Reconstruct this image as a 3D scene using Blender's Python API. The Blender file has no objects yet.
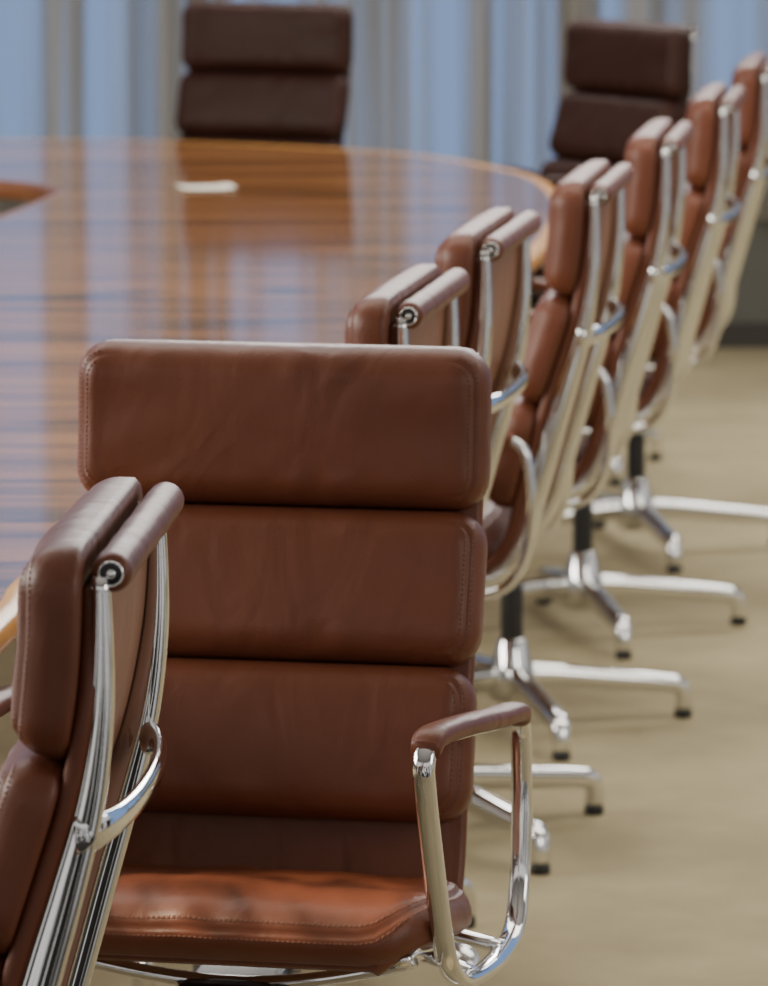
import bpy, bmesh, math, random
from mathutils import Vector, Matrix
random.seed(3)
scene = bpy.context.scene
col = scene.collection

# ------------------------------------------------------------ materials
def new_mat(name):
    m = bpy.data.materials.new(name); m.use_nodes = True
    nt = m.node_tree
    b = nt.nodes["Principled BSDF"]
    return m, nt, b
def N(nt, typ, **kw):
    n = nt.nodes.new(typ)
    for k, v in kw.items():
        setattr(n, k, v)
    return n
def ramp(nt, stops):
    r = nt.nodes.new("ShaderNodeValToRGB")
    el = r.color_ramp.elements
    while len(el) > 1: el.remove(el[-1])
    el[0].position = stops[0][0]; el[0].color = (*stops[0][1], 1)
    for p, c in stops[1:]:
        e = el.new(p); e.color = (*c, 1)
    return r

def leather_mat(name, c1, c2, rough=0.42, spec=0.36):
    m, nt, b = new_mat(name)
    tc = N(nt, "ShaderNodeTexCoord")
    n1 = N(nt, "ShaderNodeTexNoise"); n1.inputs["Scale"].default_value = 5; n1.inputs["Detail"].default_value = 4
    nt.links.new(tc.outputs["Object"], n1.inputs["Vector"])
    r = ramp(nt, [(0.3, c1), (0.7, c2)])
    nt.links.new(n1.outputs["Fac"], r.inputs["Fac"])
    nt.links.new(r.outputs["Color"], b.inputs["Base Color"])
    b.inputs["Roughness"].default_value = rough
    b.inputs["Specular IOR Level"].default_value = spec
    v = N(nt, "ShaderNodeTexVoronoi"); v.inputs["Scale"].default_value = 380
    nt.links.new(tc.outputs["Object"], v.inputs["Vector"])
    mp = N(nt, "ShaderNodeMapping"); mp.inputs["Scale"].default_value = (12, 7, 6)
    nt.links.new(tc.outputs["Object"], mp.inputs["Vector"])
    n2 = N(nt, "ShaderNodeTexNoise"); n2.inputs["Scale"].default_value = 1.0; n2.inputs["Detail"].default_value = 2.5; n2.inputs["Distortion"].default_value = 0.8
    nt.links.new(mp.outputs["Vector"], n2.inputs["Vector"])
    b1 = N(nt, "ShaderNodeBump"); b1.inputs["Strength"].default_value = 0.2; b1.inputs["Distance"].default_value = 0.0008
    nt.links.new(v.outputs["Distance"], b1.inputs["Height"])
    b2 = N(nt, "ShaderNodeBump"); b2.inputs["Strength"].default_value = 0.6; b2.inputs["Distance"].default_value = 0.011
    nt.links.new(n2.outputs["Fac"], b2.inputs["Height"])
    nt.links.new(b1.outputs["Normal"], b2.inputs["Normal"])
    nt.links.new(b2.outputs["Normal"], b.inputs["Normal"])
    return m
M_LEATHER = leather_mat("brown_leather", (0.112, 0.0335, 0.0160), (0.152, 0.047, 0.023), 0.43)
M_LEATHER_BACK_SHEEN = leather_mat("leather_back_sheen", (0.20, 0.090, 0.052), (0.26, 0.120, 0.075), 0.5)  # same leather, with the pinkish tan reflection painted in as a lighter tone
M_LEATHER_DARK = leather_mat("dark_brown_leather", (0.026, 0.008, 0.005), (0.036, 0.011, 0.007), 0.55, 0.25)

m, nt, b = new_mat("thread"); b.inputs["Base Color"].default_value = (0.13, 0.048, 0.027, 1); b.inputs["Roughness"].default_value = 0.8; M_THREAD = m
m, nt, b = new_mat("polished_aluminium"); b.inputs["Base Color"].default_value = (0.76, 0.76, 0.76, 1); b.inputs["Metallic"].default_value = 1; b.inputs["Roughness"].default_value = 0.1
tc = N(nt, "ShaderNodeTexCoord"); n = N(nt, "ShaderNodeTexNoise"); n.inputs["Scale"].default_value = 30
nt.links.new(tc.outputs["Object"], n.inputs["Vector"])
r = ramp(nt, [(0.3, (0.03,)*3), (0.8, (0.08,)*3)]); nt.links.new(n.outputs["Fac"], r.inputs["Fac"]); nt.links.new(r.outputs["Color"], b.inputs["Roughness"])
M_CHROME = m
m, nt, b = new_mat("black_plastic"); b.inputs["Base Color"].default_value = (0.012, 0.012, 0.012, 1); b.inputs["Roughness"].default_value = 0.4; M_BLACK = m

def wood_mat(name, stops, rough, axis_scale, lines=False, coat=0.3):
    m, nt, b = new_mat(name)
    tc = N(nt, "ShaderNodeTexCoord")
    mp = N(nt, "ShaderNodeMapping"); mp.inputs["Scale"].default_value = axis_scale
    mp.inputs["Rotation"].default_value = (0, 0, math.radians(-3))
    nt.links.new(tc.outputs["Object"], mp.inputs["Vector"])
    n1 = N(nt, "ShaderNodeTexNoise"); n1.inputs["Scale"].default_value = 1.0; n1.inputs["Detail"].default_value = 6; n1.inputs["Roughness"].default_value = 0.65
    nt.links.new(mp.outputs["Vector"], n1.inputs["Vector"])
    r = ramp(nt, stops); nt.links.new(n1.outputs["Fac"], r.inputs["Fac"])
    src = r.outputs["Color"]
    if lines:
        mp2 = N(nt, "ShaderNodeMapping"); mp2.inputs["Scale"].default_value = (0.20, 3.0, 1); mp2.inputs["Rotation"].default_value = (0, 0, math.radians(-2))
        nt.links.new(tc.outputs["Object"], mp2.inputs["Vector"])
        n2 = N(nt, "ShaderNodeTexNoise"); n2.inputs["Scale"].default_value = 1.0; n2.inputs["Detail"].default_value = 2
        nt.links.new(mp2.outputs["Vector"], n2.inputs["Vector"])
        r2 = ramp(nt, [(0.34, (0.15,)*3), (0.39, (1,)*3), (0.42, (1,)*3), (0.44, (0.08,)*3), (0.455, (1,)*3), (0.48, (1,)*3), (0.495, (0.08,)*3), (0.515, (1,)*3), (0.55, (1,)*3), (0.565, (0.08,)*3), (0.58, (1,)*3), (0.62, (.25,)*3), (0.66, (1,)*3)])
        nt.links.new(n2.outputs["Fac"], r2.inputs["Fac"])
        mx = N(nt, "ShaderNodeMix", data_type='RGBA', blend_type='MULTIPLY'); mx.inputs[0].default_value = 0.92
        nt.links.new(src, mx.inputs[6]); nt.links.new(r2.outputs["Color"], mx.inputs[7]); src = mx.outputs[2]
    nt.links.new(src, b.inputs["Base Color"])
    b.inputs["Roughness"].default_value = rough
    b.inputs["Specular IOR Level"].default_value = 0.5
    b.inputs["Coat Weight"].default_value = coat; b.inputs["Coat Roughness"].default_value = 0.06
    return m
M_WOOD = wood_mat("striped_veneer", [(0.30, (0.17, 0.056, 0.014)), (0.45, (0.36, 0.14, 0.034)), (0.55, (0.50, 0.205, 0.053)), (0.72, (0.30, 0.108, 0.027))], 0.13, (0.35, 4.0, 4.0), True, 0.65)
M_RIM = wood_mat("light_timber_edge", [(0.3, (0.60, 0.26, 0.035)), (0.7, (0.80, 0.40, 0.07))], 0.3, (3, 3, 3))
M_RIMDARK = wood_mat("dark_timber_edge", [(0.3, (0.14, 0.045, 0.015)), (0.7, (0.22, 0.08, 0.03))], 0.3, (3, 3, 3))

m, nt, b = new_mat("beige_carpet")
tc = N(nt, "ShaderNodeTexCoord")
n1 = N(nt, "ShaderNodeTexNoise"); n1.inputs["Scale"].default_value = 2.2; n1.inputs["Detail"].default_value = 6; n1.inputs["Roughness"].default_value = .65
n2 = N(nt, "ShaderNodeTexNoise"); n2.inputs["Scale"].default_value = 260; n2.inputs["Detail"].default_value = 2
nt.links.new(tc.outputs["Object"], n1.inputs["Vector"]); nt.links.new(tc.outputs["Object"], n2.inputs["Vector"])
r = ramp(nt, [(0.3, (0.285, 0.243, 0.148)), (0.7, (0.415, 0.356, 0.222))]); nt.links.new(n1.outputs["Fac"], r.inputs["Fac"])
nt.links.new(r.outputs["Color"], b.inputs["Base Color"]); b.inputs["Roughness"].default_value = 0.95; b.inputs["Specular IOR Level"].default_value = 0.1
bp = N(nt, "ShaderNodeBump"); bp.inputs["Strength"].default_value = 0.4; bp.inputs["Distance"].default_value = 0.003
nt.links.new(n2.outputs["Fac"], bp.inputs["Height"]); nt.links.new(bp.outputs["Normal"], b.inputs["Normal"])
M_CARPET = m

def plain(name, c, rough=0.8):
    m, nt, b = new_mat(name)
    tc = N(nt, "ShaderNodeTexCoord"); n = N(nt, "ShaderNodeTexNoise"); n.inputs["Scale"].default_value = 6
    nt.links.new(tc.outputs["Object"], n.inputs["Vector"])
    r = ramp(nt, [(0.2, tuple(x*0.92 for x in c)), (0.8, tuple(min(1, x*1.06) for x in c))])
    nt.links.new(n.outputs["Fac"], r.inputs["Fac"]); nt.links.new(r.outputs["Color"], b.inputs["Base Color"])
    b.inputs["Roughness"].default_value = rough
    return m
M_WALL = plain("grey_wall", (0.145, 0.145, 0.13))
M_FRAME = plain("grey_window_frame", (0.26, 0.25, 0.23), 0.5)
M_BASEB = plain("dark_baseboard", (0.05, 0.045, 0.04), 0.5)
M_PAPER = plain("white_paper", (0.75, 0.70, 0.6), 0.6)
M_APRON = plain("pale_underframe", (0.55, 0.52, 0.46), 0.5)

# curtain: sheer translucent cloth
m, nt, b = new_mat("sheer_curtain_cloth")
out = nt.nodes["Material Output"]; nt.nodes.remove(b)
tc = N(nt, "ShaderNodeTexCoord"); mp = N(nt, "ShaderNodeMapping"); mp.inputs["Scale"].default_value = (8.0, 0.1, 0.10)
nt.links.new(tc.outputs["Object"], mp.inputs["Vector"])
n1 = N(nt, "ShaderNodeTexNoise"); n1.inputs["Scale"].default_value = 1.0; n1.inputs["Detail"].default_value = 3; n1.inputs["Roughness"].default_value = 0.55
nt.links.new(mp.outputs["Vector"], n1.inputs["Vector"])
r = ramp(nt, [(0.42, (0.97,)*3), (0.50, (0.60,)*3), (0.57, (0.18,)*3)]); nt.links.new(n1.outputs["Fac"], r.inputs["Fac"])
d = N(nt, "ShaderNodeBsdfDiffuse"); d.inputs["Color"].default_value = (0.47, 0.43, 0.36, 1)
t = N(nt, "ShaderNodeBsdfTranslucent"); t.inputs["Color"].default_value = (0.58, 0.54, 0.46, 1)
tr = N(nt, "ShaderNodeBsdfTransparent")
mx = N(nt, "ShaderNodeMixShader"); mx.inputs[0].default_value = 0.5
nt.links.new(d.outputs[0], mx.inputs[1]); nt.links.new(t.outputs[0], mx.inputs[2])
mx2 = N(nt, "ShaderNodeMixShader")
nt.links.new(r.outputs["Color"], mx2.inputs[0]); nt.links.new(mx.outputs[0], mx2.inputs[2]); nt.links.new(tr.outputs[0], mx2.inputs[1])
nt.links.new(mx2.outputs[0], out.inputs["Surface"])
M_CURTAIN = m

# ------------------------------------------------------------ helpers
def mesh_obj(name, verts, faces, mats, fmat=None, smooth=True):
    me = bpy.data.meshes.new(name)
    me.from_pydata([tuple(v) for v in verts], [], faces)
    for mm in mats: me.materials.append(mm)
    if fmat:
        for i, p in enumerate(me.polygons): p.material_index = fmat[i]
    for p in me.polygons: p.use_smooth = smooth
    bm = bmesh.new(); bm.from_mesh(me); bmesh.ops.recalc_face_normals(bm, faces=bm.faces[:]); bm.to_mesh(me); bm.free()
    o = bpy.data.objects.new(name, me); col.objects.link(o)
    return o

def catmull(pts, n=6, closed=False):
    pts = [Vector(p) for p in pts]; out = []
    L = len(pts); segs = L if closed else L-1
    for i in range(segs):
        if closed: p0, p1, p2, p3 = pts[(i-1) % L], pts[i], pts[(i+1) % L], pts[(i+2) % L]
        else:
            p1, p2 = pts[i], pts[i+1]
            p0 = pts[i-1] if i > 0 else p1*2-p2
            p3 = pts[i+2] if i+2 < L else p2*2-p1
        for k in range(n):
            t = k/n
            out.append(0.5*((2*p1)+(p2-p0)*t+(2*p0-5*p1+4*p2-p3)*t*t+(3*p1-p0-3*p2+p3)*t*t*t))
    if not closed: out.append(pts[-1])
    return out

def sweep_geo(path, ref, a, b, nseg=14, closed=False, power=2.6, off=0, groove=0):
    verts, faces = [], []
    L = len(path); ref = Vector(ref).normalized()
    fa = a if callable(a) else (lambda t: a); fb = b if callable(b) else (lambda t: b)
    for i, p in enumerate(path):
        if closed: T = path[(i+1) % L]-path[i-1]
        else: T = path[min(i+1, L-1)]-path[max(i-1, 0)]
        T.normalize()
        A = T.cross(ref).normalized(); B = A.cross(T).normalized()
        t = i/(L-1)
        for k in range(nseg):
            th = 2*math.pi*k/nseg; c, s = math.cos(th), math.sin(th)
            ca = math.copysign(abs(c)**(2/power), c); sb = math.copysign(abs(s)**(2/power), s)
            if groove: sb *= 1-groove*math.exp(-(ca/0.42)**2)
            verts.append(p+A*(fa(t)*ca+off)+B*fb(t)*sb)
    rng = L if closed else L-1
    for i in range(rng):
        j = (i+1) % L
        for k in range(nseg):
            k2 = (k+1) % nseg
            faces.append((i*nseg+k, i*nseg+k2, j*nseg+k2, j*nseg+k))
    if not closed:
        faces.append(tuple(range(nseg))); faces.append(tuple((L-1)*nseg+k for k in range(nseg)))
    return verts, faces
def merge(geos):
    V, F, FM = [], [], []
    for v, f, mi in geos:
        o = len(V); V += list(v); F += [tuple(i+o for i in ff) for ff in f]; FM += [mi]*len(f)
    return V, F, FM
def lathe(profile, center=(0, 0, 0), axis='z', nseg=24):
    verts, faces = [], []
    c = Vector(center)
    for r_, h in profile:
        for k in range(nseg):
            th = 2*math.pi*k/nseg; x, y = r_*math.cos(th), r_*math.sin(th)
            verts.append(c+(Vector((x, y, h)) if axis == 'z' else Vector((h, x, y))))
    for i in range(len(profile)-1):
        for k in range(nseg):
            k2 = (k+1) % nseg
            faces.append((i*nseg+k, i*nseg+k2, (i+1)*nseg+k2, (i+1)*nseg+k))
    faces.append(tuple(range(nseg))); faces.append(tuple((len(profile)-1)*nseg+k for k in range(nseg)))
    return verts, faces
def box_geo(c, s):
    c = Vector(c); v = [c+Vector((x*s[0]/2, y*s[1]/2, z*s[2]/2)) for x in (-1, 1) for y in (-1, 1) for z in (-1, 1)]
    f = [(0, 1, 3, 2), (4, 6, 7, 5), (0, 4, 5, 1), (2, 3, 7, 6), (0, 2, 6, 4), (1, 5, 7, 3)]
    return v, f
def box(name, c, s, mat, bevel=0):
    v, f = box_geo(c, s)
    o = mesh_obj(name, v, f, [mat], smooth=False)
    if bevel:
        md = o.modifiers.new("b", 'BEVEL'); md.width = bevel; md.segments = 3
    return o

# ------------------------------------------------------------ chair template
UP = 0.18      # seat unit raised on the gas lift
COLF = 0.13
prof_pts = [(-.166, .990), (-.164, .92), (-.158, .85), (-.142, .77), (-.117, .69), (-.091, .61), (-.068, .53), (-.050, .46), (-.036, .40), (-.010, .354), (.035, .334), (.10, .336), (.18, .348), (.24, .358), (.285, .356), (.308, .336)]
PROF = catmull([(0, f-COLF, z) for f, z in prof_pts], 8)
cum = [0]
for i in range(1, len(PROF)): cum.append(cum[-1]+(PROF[i]-PROF[i-1]).length)
def P(s):
    if s <= 0:
        T = (PROF[1]-PROF[0]).normalized(); return PROF[0]+T*s, T
    if s >= cum[-1]:
        T = (PROF[-1]-PROF[-2]).normalized(); return PROF[-1]+T*(s-cum[-1]), T
    for i in range(1, len(cum)):
        if cum[i] >= s: break
    k = (s-cum[i-1])/(cum[i]-cum[i-1])
    p = PROF[i-1].lerp(PROF[i], k)
    Ta = (PROF[i]-PROF[max(i-2, 0)]).normalized(); Tb = (PROF[min(i+1, len(PROF)-1)]-PROF[i-1]).normalized()
    return p, Ta.lerp(Tb, k).normalized()
def wrap(x, s, n):
    p, T = P(s)
    Nn = Vector((0, -T.z, T.y))
    return Vector((x, p.y, p.z))+Nn*n

def pad_mesh(name, W, s0, s1, n0, T, rc=0.042, r=0.036, bulge=0.013, allround=False):
    h = s1-s0; cs = (s0+s1)/2
    def ring(D):
        rcd = max(rc-D, 0.004); hw, hh = W/2-D, h/2-D
        pts = []
        for q, (cx, cy) in enumerate([(hw-rcd, hh-rcd), (-hw+rcd, hh-rcd), (-hw+rcd, -hh+rcd), (hw-rcd, -hh+rcd)]):
            for k in range(7):
                th = math.pi/2*(q+k/6); pts.append((cx+rcd*math.cos(th), cy+rcd*math.sin(th)))
            nx = [(-hw+rcd, hh), (-hw, -hh+rcd), (hw-rcd, -hh), (hw, hh-rcd)][q]
            a = pts[-1]; M_ = 34 if q % 2 == 0 else 9
            for k in range(1, M_): pts.append((a[0]+(nx[0]-a[0])*k/M_, a[1]+(nx[1]-a[1])*k/M_))
        return pts
    def sidew(x):
        if allround: return 1.0
        t = (abs(x)-(W/2-.045))/.02
        return max(0, min(1, t))
    def nfun(x, y, D):
        e = T-r+math.sqrt(max(0, r*r-(r-min(D, r))**2))
        e += bulge*max(0, 1-(2*x/W)**2)**.8*max(0, 1-(2*y/h)**2)**0.8
        e -= 0.0030*math.exp(-((D-0.0145)/0.0018)**2)*sidew(x)
        ph = x*64+3.0*math.sin(x*19+cs*9)+cs*20
        e += 0.0030*math.sin(ph)*math.exp(-((D-0.024)/0.020)**2)*(0.5+0.5*math.sin(x*23+cs*31))
        e += 0.0016*math.sin(y*70+2*math.sin(x*14+cs*5))*math.exp(-((abs(x)-W*.36)/.05)**2)
        return n0+e
    Ds = [0, .0008, .0025, .005, .008, .011, .013, .0145, .016, .018, .021, .025, .030, .036]
    V, F = [], []
    rings = []
    def add(pts2, nn):
        i0 = len(V)
        for (x, y), nz in zip(pts2, nn): V.append(wrap(x, cs+y, nz))
        rings.append((i0, len(pts2)))
    base = ring(0.006); add([(x*.9, y*.9) for x, y in base], [n0]*len(base))
    add(base, [n0]*len(base))
    b0 = ring(0); add(b0, [n0+0.006]*len(b0))
    add(b0, [n0+(T-r)*.6]*len(b0))
    for D in Ds:
        pts = ring(D); add(pts, [nfun(x, y, D) for x, y in pts])
    last = ring(Ds[-1])
    for t in (0.08, 0.18, 0.3, 0.45, 0.6, 0.78, 0.92):
        pts = [(x*(1-t), y*(1-t)) for x, y in last]
        add(pts, [nfun(x, y, 0.036+t*h/2) for x, y in pts])
    for a in range(len(rings)-1):
        i0, n_ = rings[a]; j0, _ = rings[a+1]
        for k in range(n_):
            k2 = (k+1) % n_; F.append((i0+k, i0+k2, j0+k2, j0+k))
    i0, n_ = rings[0]; F.append(tuple(i0+k for k in range(n_)))
    j0, n_ = rings[-1]; F.append(tuple(j0+k for k in range(n_)))
    FM = [0]*len(F)
    for D in (0.0098, 0.0192):
        pts = ring(D); n_ = len(pts)
        seq = []
        tot = sum((Vector(pts[(k+1) % n_])-Vector(pts[k])).length for k in range(n_))
        cnt = int(tot/0.0060); step = tot/cnt; k = 0; d0 = 0
        for q in range(cnt):
            target = q*step
            while True:
                L_ = (Vector(pts[(k+1) % n_])-Vector(pts[k % n_])).length
                if d0+L_ >= target or k >= n_-1: break
                d0 += L_; k += 1
            a = Vector(pts[k % n_]); bb = Vector(pts[(k+1) % n_]); t = (target-d0)/max(L_, 1e-6)
            seq.append((a.lerp(bb, t), (bb-a).normalized()))
        for p, tdir in seq:
            if sidew(p.x) < .6: continue
            sd = Vector((-tdir.y, tdir.x)); i0 = len(V)
            for (u, w, hgt) in [(-.0022, -.0008, 0), (.0022, -.0008, 0), (.0022, .0008, 0), (-.0022, .0008, 0), (-.0014, 0, .0011), (.0014, 0, .0011)]:
                q = p+tdir*u+sd*w
                V.append(wrap(q.x, cs+q.y, nfun(q.x, q.y, D)+hgt))
            F += [(i0, i0+1, i0+5, i0+4), (i0+1, i0+2, i0+5), (i0+2, i0+3, i0+4, i0+5), (i0+3, i0, i0+4)]
            FM += [1]*4
    return mesh_obj(name, V, F, [M_LEATHER, M_THREAD], FM)

HX = 0.226   # half spacing of the side frames
def build_chair():
    root = bpy.data.objects.new("office_chair", None); root.empty_display_size = 0.1; col.objects.link(root)
    parts = []; upper = []
    def add(o, up=True, parent=None, label=None):
        o.parent = parent or root; parts.append(o)
        if up and parent is None: upper.append(o)
        if label: o["label"] = label
        return o
    W = 0.508
    add(pad_mesh("backrest_cushion", W, -0.008, 0.193, 0.005, 0.056))
    add(pad_mesh("backrest_cushion", W, 0.194, 0.384, 0.005, 0.056))
    add(pad_mesh("backrest_cushion", W-0.004, 0.385, 0.570, 0.005, 0.056))
    add(pad_mesh("seat_cushion", 0.540, 0.662, cum[-1]-0.004, 0.003, 0.048, rc=0.085, r=0.034, bulge=0.010, allround=True))
    # leather shell, wrapped around the front half of the side ribs
    V, F, FM = [], [], []
    ns = 70
    prof_o = [(-HX-.008, -.004), (-HX-.0155, -.0120), (-HX-.0175, -.006), (-HX-.016, .002), (-HX-.010, .005), (-.12, .005), (0, .005), (.12, .005), (HX+.010, .005), (HX+.016, .002), (HX+.0175, -.006), (HX+.0155, -.0120), (HX+.008, -.004), (.12, -.004), (0, -.004), (-.12, -.004)]
    npz = len(prof_o)
    for i in range(ns+1):
        s = 0.030+(cum[-1]-.034)*i/ns
        grow = min(1, i/9)
        end = max(0, (i-(ns-14))/14)
        sc = 1-.16*(1-math.sqrt(max(0, 1-end*end)))
        for x, nn in prof_o:
            xx = x
            if abs(x) > HX: xx = math.copysign(HX-.002+(abs(x)-HX+.002)*grow, x)
            V.append(wrap(xx*sc, s, nn))
    for i in range(ns):
        for k in range(npz):
            k2 = (k+1) % npz
            F.append((i*npz+k, i*npz+k2, (i+1)*npz+k2, (i+1)*npz+k)); FM.append(1 if 12 <= k <= 15 else 0)
    for i in (0, ns):
        F.append(tuple(i*npz+k for k in range(npz))); FM.append(0)
    add(mesh_obj("leather_shell", V, F, [M_LEATHER, M_LEATHER_BACK_SHEEN], FM))
    # side frames
    for sx in (-1, 1):
        path = []; n_ = 70
        def dep(t): return 0.0080+0.0150*math.sin(min(1, max(0, t)/0.95)*math.pi)**1.2
        for i in range(n_+1):
            t = i/n_; s = 0.018+(cum[-1]-0.018-0.03)*t
            path.append(wrap(sx*HX, s, -0.0035-dep(t)))
        v, f = sweep_geo(path, (1, 0, 0), dep, 0.0115, 32, power=2.3)
        add(mesh_obj("side_frame", v, f, [M_CHROME]), label="polished aluminium side rib")
    # head roll
    rc_ = wrap(0, 0.015, -0.0205); e = HX+.003
    prof = [(0.008, -e), (.0135, -e+.0005), (.017, -e+.004), (.0185, -e+.010)]+[(.0185+.0006*math.sin(i*2.1), -e+.014+(2*e-.028)*i/14) for i in range(0, 15)]+[(.0185, e-.010), (.017, e-.004), (.0135, e-.0005), (.008, e)]
    v, f = lathe(prof, rc_, 'x')
    add(mesh_obj("head_roll", v, f, [M_LEATHER]), label="leather wrapped top cross tube")
    for sx in (-1, 1):
        c = rc_+Vector((sx*(e-.0015), 0, 0)); q = 0.76
        ring_ = [(.0110*q, .001*sx), (.0158*q, .001*sx), (.0158*q, .0035*sx), (.0150*q, .0048*sx), (.0132*q, .0048*sx), (.0132*q, .003*sx)]
        disc = [(.0132*q, -.001*sx), (.0128*q, .0030*sx), (.0055*q, .0032*sx), (.0055*q, .0055*sx), (.0035*q, .0065*sx), (.001, .0068*sx)]
        v, f = lathe(ring_+disc[1:], c, 'x', 24)
        FMb = []
        segs_ = len(ring_+disc[1:])-1
        for i in range(segs_):
            FMb += [1 if i in (5, 6) else 0]*24
        FMb += [0, 0]
        o = mesh_obj("end_bolt", v, f, [M_CHROME, M_BLACK], FMb); add(o, label="dark round cap with chrome ring")
    # back spreader
    p0, T0 = P(0.262)
    z0 = p0.z+.004; y0 = p0.y-0.020
    pts = []
    for i in range(29):
        th = math.pi*i/28
        x = -(HX+.002)*math.cos(th); yy = y0-0.044*math.sin(th)**0.7
        pts.append(Vector((x, yy, z0+.003*math.sin(th))))
    v, f = sweep_geo(pts, (0, 0, 1), lambda t: 0.0075+0.007*abs(2*t-1)**5, lambda t: 0.0125+0.011*abs(2*t-1)**4, 16, power=2.2)
    add(mesh_obj("back_spreader", v, f, [M_CHROME]), label="curved chrome bar bowed behind the backrest")
    # arms
    loop = [(.328, .550), (.333, .588), (.300, .606), (.18, .597), (.06, .583), (-.030, .574), (-.068, .552), (-.082, .495), (-.082, .430), (-.070, .362), (-.032, .314), (.05, .297), (.14, .297), (.205, .308), (.250, .345), (.278, .405), (.303, .475)]
    for sx in (-1, 1):
        def ap(f_, z_, extra=0):
            return Vector((sx*(0.304-0.125*max(0, f_)), f_-COLF, z_+extra))
        lp = catmull([ap(f_, z_) for f_, z_ in loop], 8, closed=True)
        v, f = sweep_geo(lp, (1, 0, 0), 0.0095, 0.0128, 20, closed=True, power=2.3)
        g = [(v, f, 0)]
        for ff, zz in ((.02, .303), (.14, .300)):
            pA = ap(ff, zz); pB = Vector((sx*HX, ff-COLF, .320))
            v, f = sweep_geo([pA.lerp(pB, i/4) for i in range(5)], (0, 0, 1), 0.012, 0.008, 12); g.append((v, f, 0))
        V, F, FM = merge(g)
        arm = add(mesh_obj("armrest", V, F, [M_CHROME], FM), label="looped chrome armrest")
        ptsp = [ap(.331, .598, .002), ap(.300, .608, .003), ap(.18, .599, .003), ap(.06, .585, .003), ap(-.020, .577, .003), ap(-.050, .566, .002)]
        v, f = sweep_geo(catmull(ptsp, 6), (1, 0, 0), lambda t: 0.0125-0.001*t, lambda t: 0.020-0.003*abs(2*t-1)**4, 16, power=2.6)
        ap_o = mesh_obj("arm_pad", v, f, [M_LEATHER]); add(ap_o, parent=arm, label="brown leather sleeve")
    # seat support
    g = []
    for sgn in (-1, 1):
        yy = -.03+0.10*sgn
        pts = [(-HX, yy, .326), (-.18, yy*.9, .312), (-.09, yy*.6, .290), (0, yy*.4, .280), (.09, yy*.6, .290), (.18, yy*.9, .312), (HX, yy, .326)]
        v, f = sweep_geo(catmull(pts, 5), (0, 0, 1), 0.013, 0.009, 12); g.append((v, f, 0))
    v, f = box_geo((0, 0, .280), (.05, .10, .012)); g.append((v, f, 0))
    V, F, FM = merge(g)
    add(mesh_obj("seat_support", V, F, [M_CHROME], FM), label="chrome cross brace below the seat")
    v, f = box_geo((0, -0.01, .262), (.12, .18, .05)); o = mesh_obj("tilt_mechanism", v, f, [M_BLACK], smooth=False)
    md = o.modifiers.new("b", 'BEVEL'); md.width = .014; md.segments = 3
    add(o, label="black tilt mechanism")
    v, f = lathe([(.014, .05), (.014, .25)], (0, 0, 0)); add(mesh_obj("gas_lift", v, f, [M_BLACK]), up=True)
    v, f = lathe([(.020, .05), (.022, .06), (.022, .27), (.020, .28), (.015, .28)]); add(mesh_obj("column", v, f, [M_BLACK]), up=False)
    v, f = lathe([(.032, .050), (.044, .058), (.047, .09), (.042, .122), (.034, .146), (.027, .172), (.025, .176)]); add(mesh_obj("hub", v, f, [M_CHROME]), up=False)
    RL = .352
    for k in range(4):
        path = catmull([(.03, 0, .100), (.10, 0, .095), (.20, 0, .084), (RL-.05, 0, .073), (RL-.012, 0, .066), (RL-.001, 0, .046), (RL, 0, .020)], 6)
        v, f = sweep_geo(path, (0, 1, 0), lambda t: .025-.009*min(1, t*1.3), lambda t: .021-.004*t, 14, power=2.8)
        leg = mesh_obj("leg", v, f, [M_CHROME]); leg["base_angle"] = k
        add(leg, up=False, label="chrome star base leg")
        v, f = lathe([(.015, 0), (.018, .003), (.018, .014), (.013, .022)], (RL, 0, 0)); gl = mesh_obj("glide", v, f, [M_BLACK]); add(gl, parent=leg)
    return root, parts, upper

root0, parts0, upper0 = build_chair()
upper_names = set(o.name for o in upper0)
L1 = "brown leather padded swivel chair turned away from the table"
L2 = "brown leather padded swivel chair facing the table side"
L3 = "brown leather padded swivel chair tucked at the table, mostly hidden"
L4 = "brown leather swivel chair with chrome arms facing the table"
CH = [
 ((-0.115, 6.04), 259, 20, 0.0, L1, 0),
 ((-0.238, 4.66), 176.2, 20, 0.0, L2, 0),
 ((0.060, 6.75), 171, 45, 0.0, L3, 0),
 ((0.187, 7.64), 171, 45, 0.0, L3, 0),
 ((0.384, 8.58), 172, 32, 0.0, L4, 0),
 ((0.556, 9.60), 173, 14, 0.0, L4, 0),
 ((0.737, 10.68), 173, 12, 0.0, L4, 0),
 ((0.908, 11.80), 173, 12, 0.0, L4, 0),
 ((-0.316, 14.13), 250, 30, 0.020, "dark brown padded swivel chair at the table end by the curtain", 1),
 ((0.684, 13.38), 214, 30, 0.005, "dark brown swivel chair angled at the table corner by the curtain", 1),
]
def place(root, plist, spec):
    (tx, ty), ang, ba, dz, label, dark = spec
    a = math.radians(ang); fx, fy = math.cos(a), math.sin(a)
    off = 0.166+COLF+0.012
    root.location = (tx+fx*off, ty+fy*off, 0); rz = a-math.pi/2
    root.rotation_euler = (0, 0, rz)
    root["label"] = label; root["category"] = "chair"; root["group"] = "padded swivel chairs around the conference table"
    for o, isup in plist:
        if isup: o.location.z = dz+UP
        if "base_angle" in o: o.rotation_euler = (0, 0, math.pi/2*o["base_angle"]+math.radians(ba)-rz)
dark_mesh = {}
originals = [(o, o.name in upper_names) for o in parts0]
place(root0, originals, CH[0])
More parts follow.
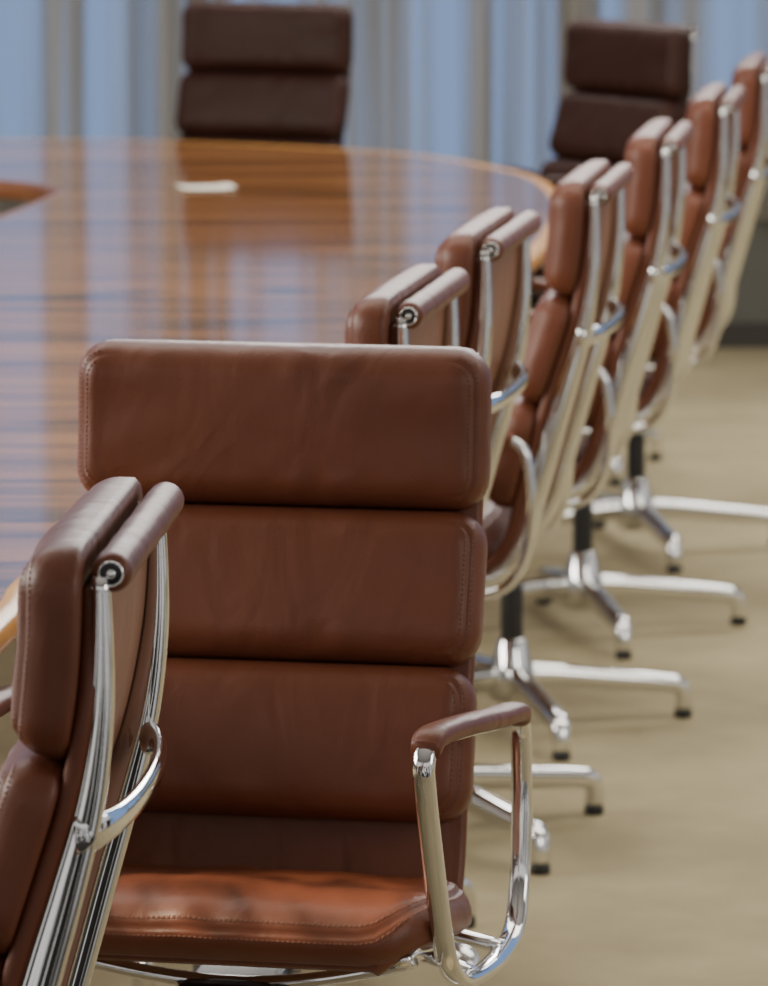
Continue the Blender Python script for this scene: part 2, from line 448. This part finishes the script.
for spec in CH[1:]:
    r2 = root0.copy(); col.objects.link(r2)
    mp_ = {}; pl = []
    for o, up in originals:
        c = o.copy(); col.objects.link(c); mp_[o.name] = c
        c.parent = r2 if o.parent == root0 else mp_[o.parent.name]
        c.matrix_parent_inverse = o.matrix_parent_inverse.copy()
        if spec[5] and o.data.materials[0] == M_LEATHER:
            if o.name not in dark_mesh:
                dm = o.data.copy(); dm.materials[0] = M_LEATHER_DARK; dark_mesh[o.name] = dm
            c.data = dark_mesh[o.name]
        pl.append((c, up))
    place(r2, pl, spec)
for o in bpy.data.objects:
    if "base_angle" in o: del o["base_angle"]

# ------------------------------------------------------------ table
TZ = 0.66+UP
outline = [(-.470, 6.08), (-.449, 6.37), (-.31, 7.3), (-.08, 8.5), (.14, 9.6), (.33, 10.74), (.405, 11.71), (.385, 12.35), (.296, 12.75), (.042, 13.25), (-.50, 13.62), (-1.06, 13.72), (-1.8, 13.5), (-2.45, 12.9), (-2.8, 11.5), (-3.0, 9.5), (-3.0, 7), (-2.85, 5.4), (-2.5, 4.3), (-1.9, 3.7), (-1.3, 3.9), (-.84, 4.7), (-.56, 5.45)]
hole = [(-.80, 11.9), (-.80, 12.15), (-.92, 12.36), (-1.2, 12.48), (-1.55, 12.4), (-1.8, 11.9), (-1.95, 10.5), (-2.05, 8.5), (-2.0, 6.9), (-1.8, 5.9), (-1.6, 5.6), (-1.4, 5.9), (-1.28, 6.9), (-1.15, 8.5), (-1.0, 10.5)]
O = catmull([(x, y, 0) for x, y in outline], 8, True); Hh = catmull([(x, y, 0) for x, y in hole], 8, True)
table = bpy.data.objects.new("conference_table", None); table.location = (-1.3, 8.5, 0); col.objects.link(table)
table["label"] = "large glossy striped wood veneer conference table with curved ends"; table["category"] = "table"
tl = Vector((-1.3, 8.5, 0))
cu = bpy.data.curves.new("tt", 'CURVE'); cu.dimensions = '2D'; cu.fill_mode = 'BOTH'; cu.extrude = 0.012
for loop_ in (O, Hh):
    sp = cu.splines.new('POLY'); sp.points.add(len(loop_)-1); sp.use_cyclic_u = True
    for i, p in enumerate(loop_): sp.points[i].co = (p.x-tl.x, p.y-tl.y, 0, 1)
tmp = bpy.data.objects.new("tt", cu); col.objects.link(tmp)
bpy.context.view_layer.update()
me = bpy.data.meshes.new_from_object(tmp.evaluated_get(bpy.context.evaluated_depsgraph_get()))
bpy.data.objects.remove(tmp)
me.materials.clear(); me.materials.append(M_WOOD)
tt = bpy.data.objects.new("table_top", me); col.objects.link(tt); tt.location = (0, 0, TZ-0.012); tt.parent = table
def rim(name, loop_, mat, offs, hw, z, hh, parent):
    path = [Vector((p.x-tl.x, p.y-tl.y, z)) for p in loop_]
    v, f = sweep_geo(path, (0, 0, 1), hw, hh, 12, closed=True, power=4, off=offs)
    o = mesh_obj(name, v, f, [mat]); o.parent = parent; return o
rim("edge_band", O, M_RIM, 0.0, 0.024, TZ-0.017, 0.0180, table)["label"] = "pale timber edge band"
rim("inner_edge_band", Hh, M_RIMDARK, 0.0, 0.016, TZ-0.022, 0.024, table)["label"] = "dark timber edge of the central opening"
rim("underframe", [Vector((p.x*0.80-0.36, (p.y-8.8)*0.90+8.8, 0)) for p in O], M_APRON, 0.0, 0.014, TZ-0.050, 0.028, table)["label"] = "pale frame below the top"
for (x, y) in [(-.88, 8.2), (-.70, 10.9), (-1.35, 12.85), (-2.45, 10.5), (-2.5, 7.0), (-1.9, 4.9)]:
    v, f = lathe([(.13, 0), (.14, .008), (.13, .02), (.05, .05), (.045, .08), (.045, .72), (.08, .78), (.08, .82)], (x-tl.x, y-tl.y, 0))
    o = mesh_obj("pedestal", v, f, [M_RIMDARK]); o.parent = table

# paper on table
V = []; F = []
nx_, ny_ = 12, 8
for j in range(ny_+1):
    for i in range(nx_+1):
        u, w = i/nx_, j/ny_
        V.append(Vector(((u-.5)*.13, (w-.5)*.12, 0.001+0.010*max(0, abs(u-.5)-.25)+.004*math.sin(w*3)*u)))
for j in range(ny_):
    for i in range(nx_):
        a = j*(nx_+1)+i; F.append((a, a+1, a+nx_+2, a+nx_+1))
pap = mesh_obj("paper_sheet", V, F, [M_PAPER]); pap.location = (-.435, 12.15, TZ+0.0015); pap.rotation_euler = (0, 0, .25)
md = pap.modifiers.new("s", 'SOLIDIFY'); md.thickness = 0.0015; md.offset = 1
pap["label"] = "white sheet of paper lying on the table"; pap["category"] = "paper"

# ------------------------------------------------------------ room
def struct(o): o["kind"] = "structure"; return o
YW = 16.0
v, f = box_geo((0, 10.15, -.05), (14, 12.1, .1)); struct(mesh_obj("floor", v, f, [M_CARPET], smooth=False))
g = []
v, f = box_geo((0, YW+.1, .24), (14, .2, .48)); g.append((v, f, 0))
v, f = box_geo((0, YW+.1, 3.3), (14, .2, .4)); g.append((v, f, 0))
V, F, FM = merge(g); struct(mesh_obj("wall_back", V, F, [M_WALL], FM, smooth=False))
struct(box("baseboard_back", (0, YW-.01, .04), (14, .02, .08), M_BASEB))
g = []
for i in range(12):
    v, f = box_geo((-6.6+i*1.2, YW+.1, 1.8), (.07, .08, 2.6)); g.append((v, f, 0))
for z in (.505, 3.08):
    v, f = box_geo((0, YW+.1, z), (14, .08, .05)); g.append((v, f, 0))
V, F, FM = merge(g); struct(mesh_obj("window_1", V, F, [M_FRAME], FM, smooth=False))
# curtain
V, F = [], []
nxc = 1500; zs = [.42, .6, 1.0, 1.6, 2.2, 3.08]
rnd = [random.uniform(0, 6.28) for _ in range(8)]
for z in zs:
    for i in range(nxc+1):
        x = -5+10*i/nxc
        ph = x*36+2.2*math.sin(x*2.3+rnd[0])+1.6*math.sin(x*6.1+rnd[1])
        y = .075*math.sin(ph)+.012*math.sin(ph*2.3+rnd[2]+z*.2)
        V.append(Vector((x, y, z)))
for j in range(len(zs)-1):
    for i in range(nxc):
        a = j*(nxc+1)+i; F.append((a, a+1, a+nxc+2, a+nxc+1))
c = mesh_obj("curtain", V, F, [M_CURTAIN]); c.location = (0, YW-.12, 0)
c["label"] = "sheer pleated grey curtain hanging in front of bright windows"; c["category"] = "curtain"

# ------------------------------------------------------------ light
w = bpy.data.worlds.new("w"); scene.world = w; w.use_nodes = True
nt = w.node_tree; bg = nt.nodes["Background"]
tc = N(nt, "ShaderNodeTexCoord"); sx_ = N(nt, "ShaderNodeSeparateXYZ"); nt.links.new(tc.outputs["Generated"], sx_.inputs[0])
rz_ = ramp(nt, [(0.0, (.04, .035, .03)), (0.54, (.06, .055, .05)), (0.60, (.80, .78, .76)), (0.68, (.95, .92, .9)), (0.73, (.12, .11, .10)), (0.80, (.22, .20, .18)), (1.0, (.5, .45, .40))])  # bright and dark levels by height, added for chrome contrast
ma = N(nt, "ShaderNodeMath", operation='MULTIPLY_ADD'); ma.inputs[1].default_value = .5; ma.inputs[2].default_value = .5
nt.links.new(sx_.outputs["Z"], ma.inputs[0]); nt.links.new(ma.outputs[0], rz_.inputs["Fac"])
mpw = N(nt, "ShaderNodeMapping"); mpw.inputs["Scale"].default_value = (7, 7, 1.2); nt.links.new(tc.outputs["Generated"], mpw.inputs["Vector"])
nw = N(nt, "ShaderNodeTexNoise"); nw.inputs["Scale"].default_value = 1; nw.inputs["Detail"].default_value = 1; nt.links.new(mpw.outputs["Vector"], nw.inputs["Vector"])
rw = ramp(nt, [(0.40, (.02, .018, .016)), (0.49, (.06, .055, .05)), (0.53, (.85, .82, .78)), (0.60, (1.0, .98, .95)), (0.63, (.05, .045, .04))]); nt.links.new(nw.outputs["Fac"], rw.inputs["Fac"])  # invented bright and dark bands for the chrome to reflect
rl = ramp(nt, [(0.25, (0,)*3), (0.33, (1,)*3), (0.55, (1,)*3), (0.60, (0,)*3)]); nt.links.new(ma.outputs[0], rl.inputs["Fac"])
mxa = N(nt, "ShaderNodeMix", data_type='RGBA'); nt.links.new(rl.outputs["Color"], mxa.inputs[0]); nt.links.new(rz_.outputs["Color"], mxa.inputs[6]); nt.links.new(rw.outputs["Color"], mxa.inputs[7])
ry_ = ramp(nt, [(0.60, (0,)*3), (0.72, (1,)*3)]); nt.links.new(sx_.outputs["Y"], ry_.inputs["Fac"])
mxw = N(nt, "ShaderNodeMix", data_type='RGBA'); nt.links.new(ry_.outputs["Color"], mxw.inputs[0]); nt.links.new(mxa.outputs[2], mxw.inputs[6])
mxw.inputs[7].default_value = (0.27, 0.42, 0.74, 1)
nt.links.new(mxw.outputs[2], bg.inputs["Color"]); bg.inputs["Strength"].default_value = 0.95
def area(name, loc, target, sx, sy, power, color):
    l = bpy.data.lights.new(name, 'AREA'); l.shape = 'RECTANGLE'; l.size = sx; l.size_y = sy; l.energy = power; l.color = color
    o = bpy.data.objects.new(name, l); col.objects.link(o); o.location = loc
    o.rotation_euler = (Vector(target)-Vector(loc)).to_track_quat('-Z', 'Y').to_euler()
    return o
area("ceiling_light", (0.8, 8.8, 4.3), (0.5, 8.8, 0), 2.6, 8, 280, (1, .94, .83))
area("back_window_light", (1.0, 14.6, 3.8), (0.2, 7.5, .4), 4, 1.4, 300, (1, .95, .88))
area("window_light", (-5, 7.0, 2.6), (0, 7.0, .6), 5, 1.8, 400, (1, .95, .87))
area("room_light", (4.5, 3, 2.8), (0, 7, .6), 1.6, 2, 60, (1, .93, .82))
# added spot with noise streaks, standing in for sunlight on the nearest seat
l = bpy.data.lights.new("sun_patch", 'SPOT'); l.energy = 2800; l.color = (1, .80, .56); l.spot_size = math.radians(5.8); l.spot_blend = .6; l.shadow_soft_size = .02
l.use_nodes = True; nt = l.node_tree; em = nt.nodes["Emission"]
tc = N(nt, "ShaderNodeTexCoord"); mp = N(nt, "ShaderNodeMapping"); mp.inputs["Scale"].default_value = (36, 300, 1); mp.inputs["Rotation"].default_value = (0, 0, .55)
n1 = N(nt, "ShaderNodeTexNoise"); n1.inputs["Scale"].default_value = 1; n1.inputs["Detail"].default_value = 0.5
nt.links.new(tc.outputs["Normal"], mp.inputs["Vector"]); nt.links.new(mp.outputs["Vector"], n1.inputs["Vector"])
r = ramp(nt, [(0.42, (0.02,)*3), (0.60, (1,)*3)]); nt.links.new(n1.outputs["Fac"], r.inputs["Fac"]); nt.links.new(r.outputs["Color"], em.inputs["Strength"])
o = bpy.data.objects.new("sun_patch", l); col.objects.link(o); o.location = (-3.0, 5.2, 4.6)
o.rotation_euler = (Vector((-.13, 5.58, .57))-Vector(o.location)).to_track_quat('-Z', 'Y').to_euler()

# ------------------------------------------------------------ camera
cam = bpy.data.cameras.new("cam"); co = bpy.data.objects.new("cam", cam); col.objects.link(co)
co.location = (0, 0, 1.70+UP); co.rotation_euler = (math.radians(90-8.373), 0, 0)
cam.sensor_width = 36; cam.sensor_fit = 'AUTO'; cam.lens = 5000/986*36
cam.clip_end = 100
cam.dof.use_dof = True; cam.dof.focus_distance = 5.3; cam.dof.aperture_fstop = 9.5
scene.camera = co
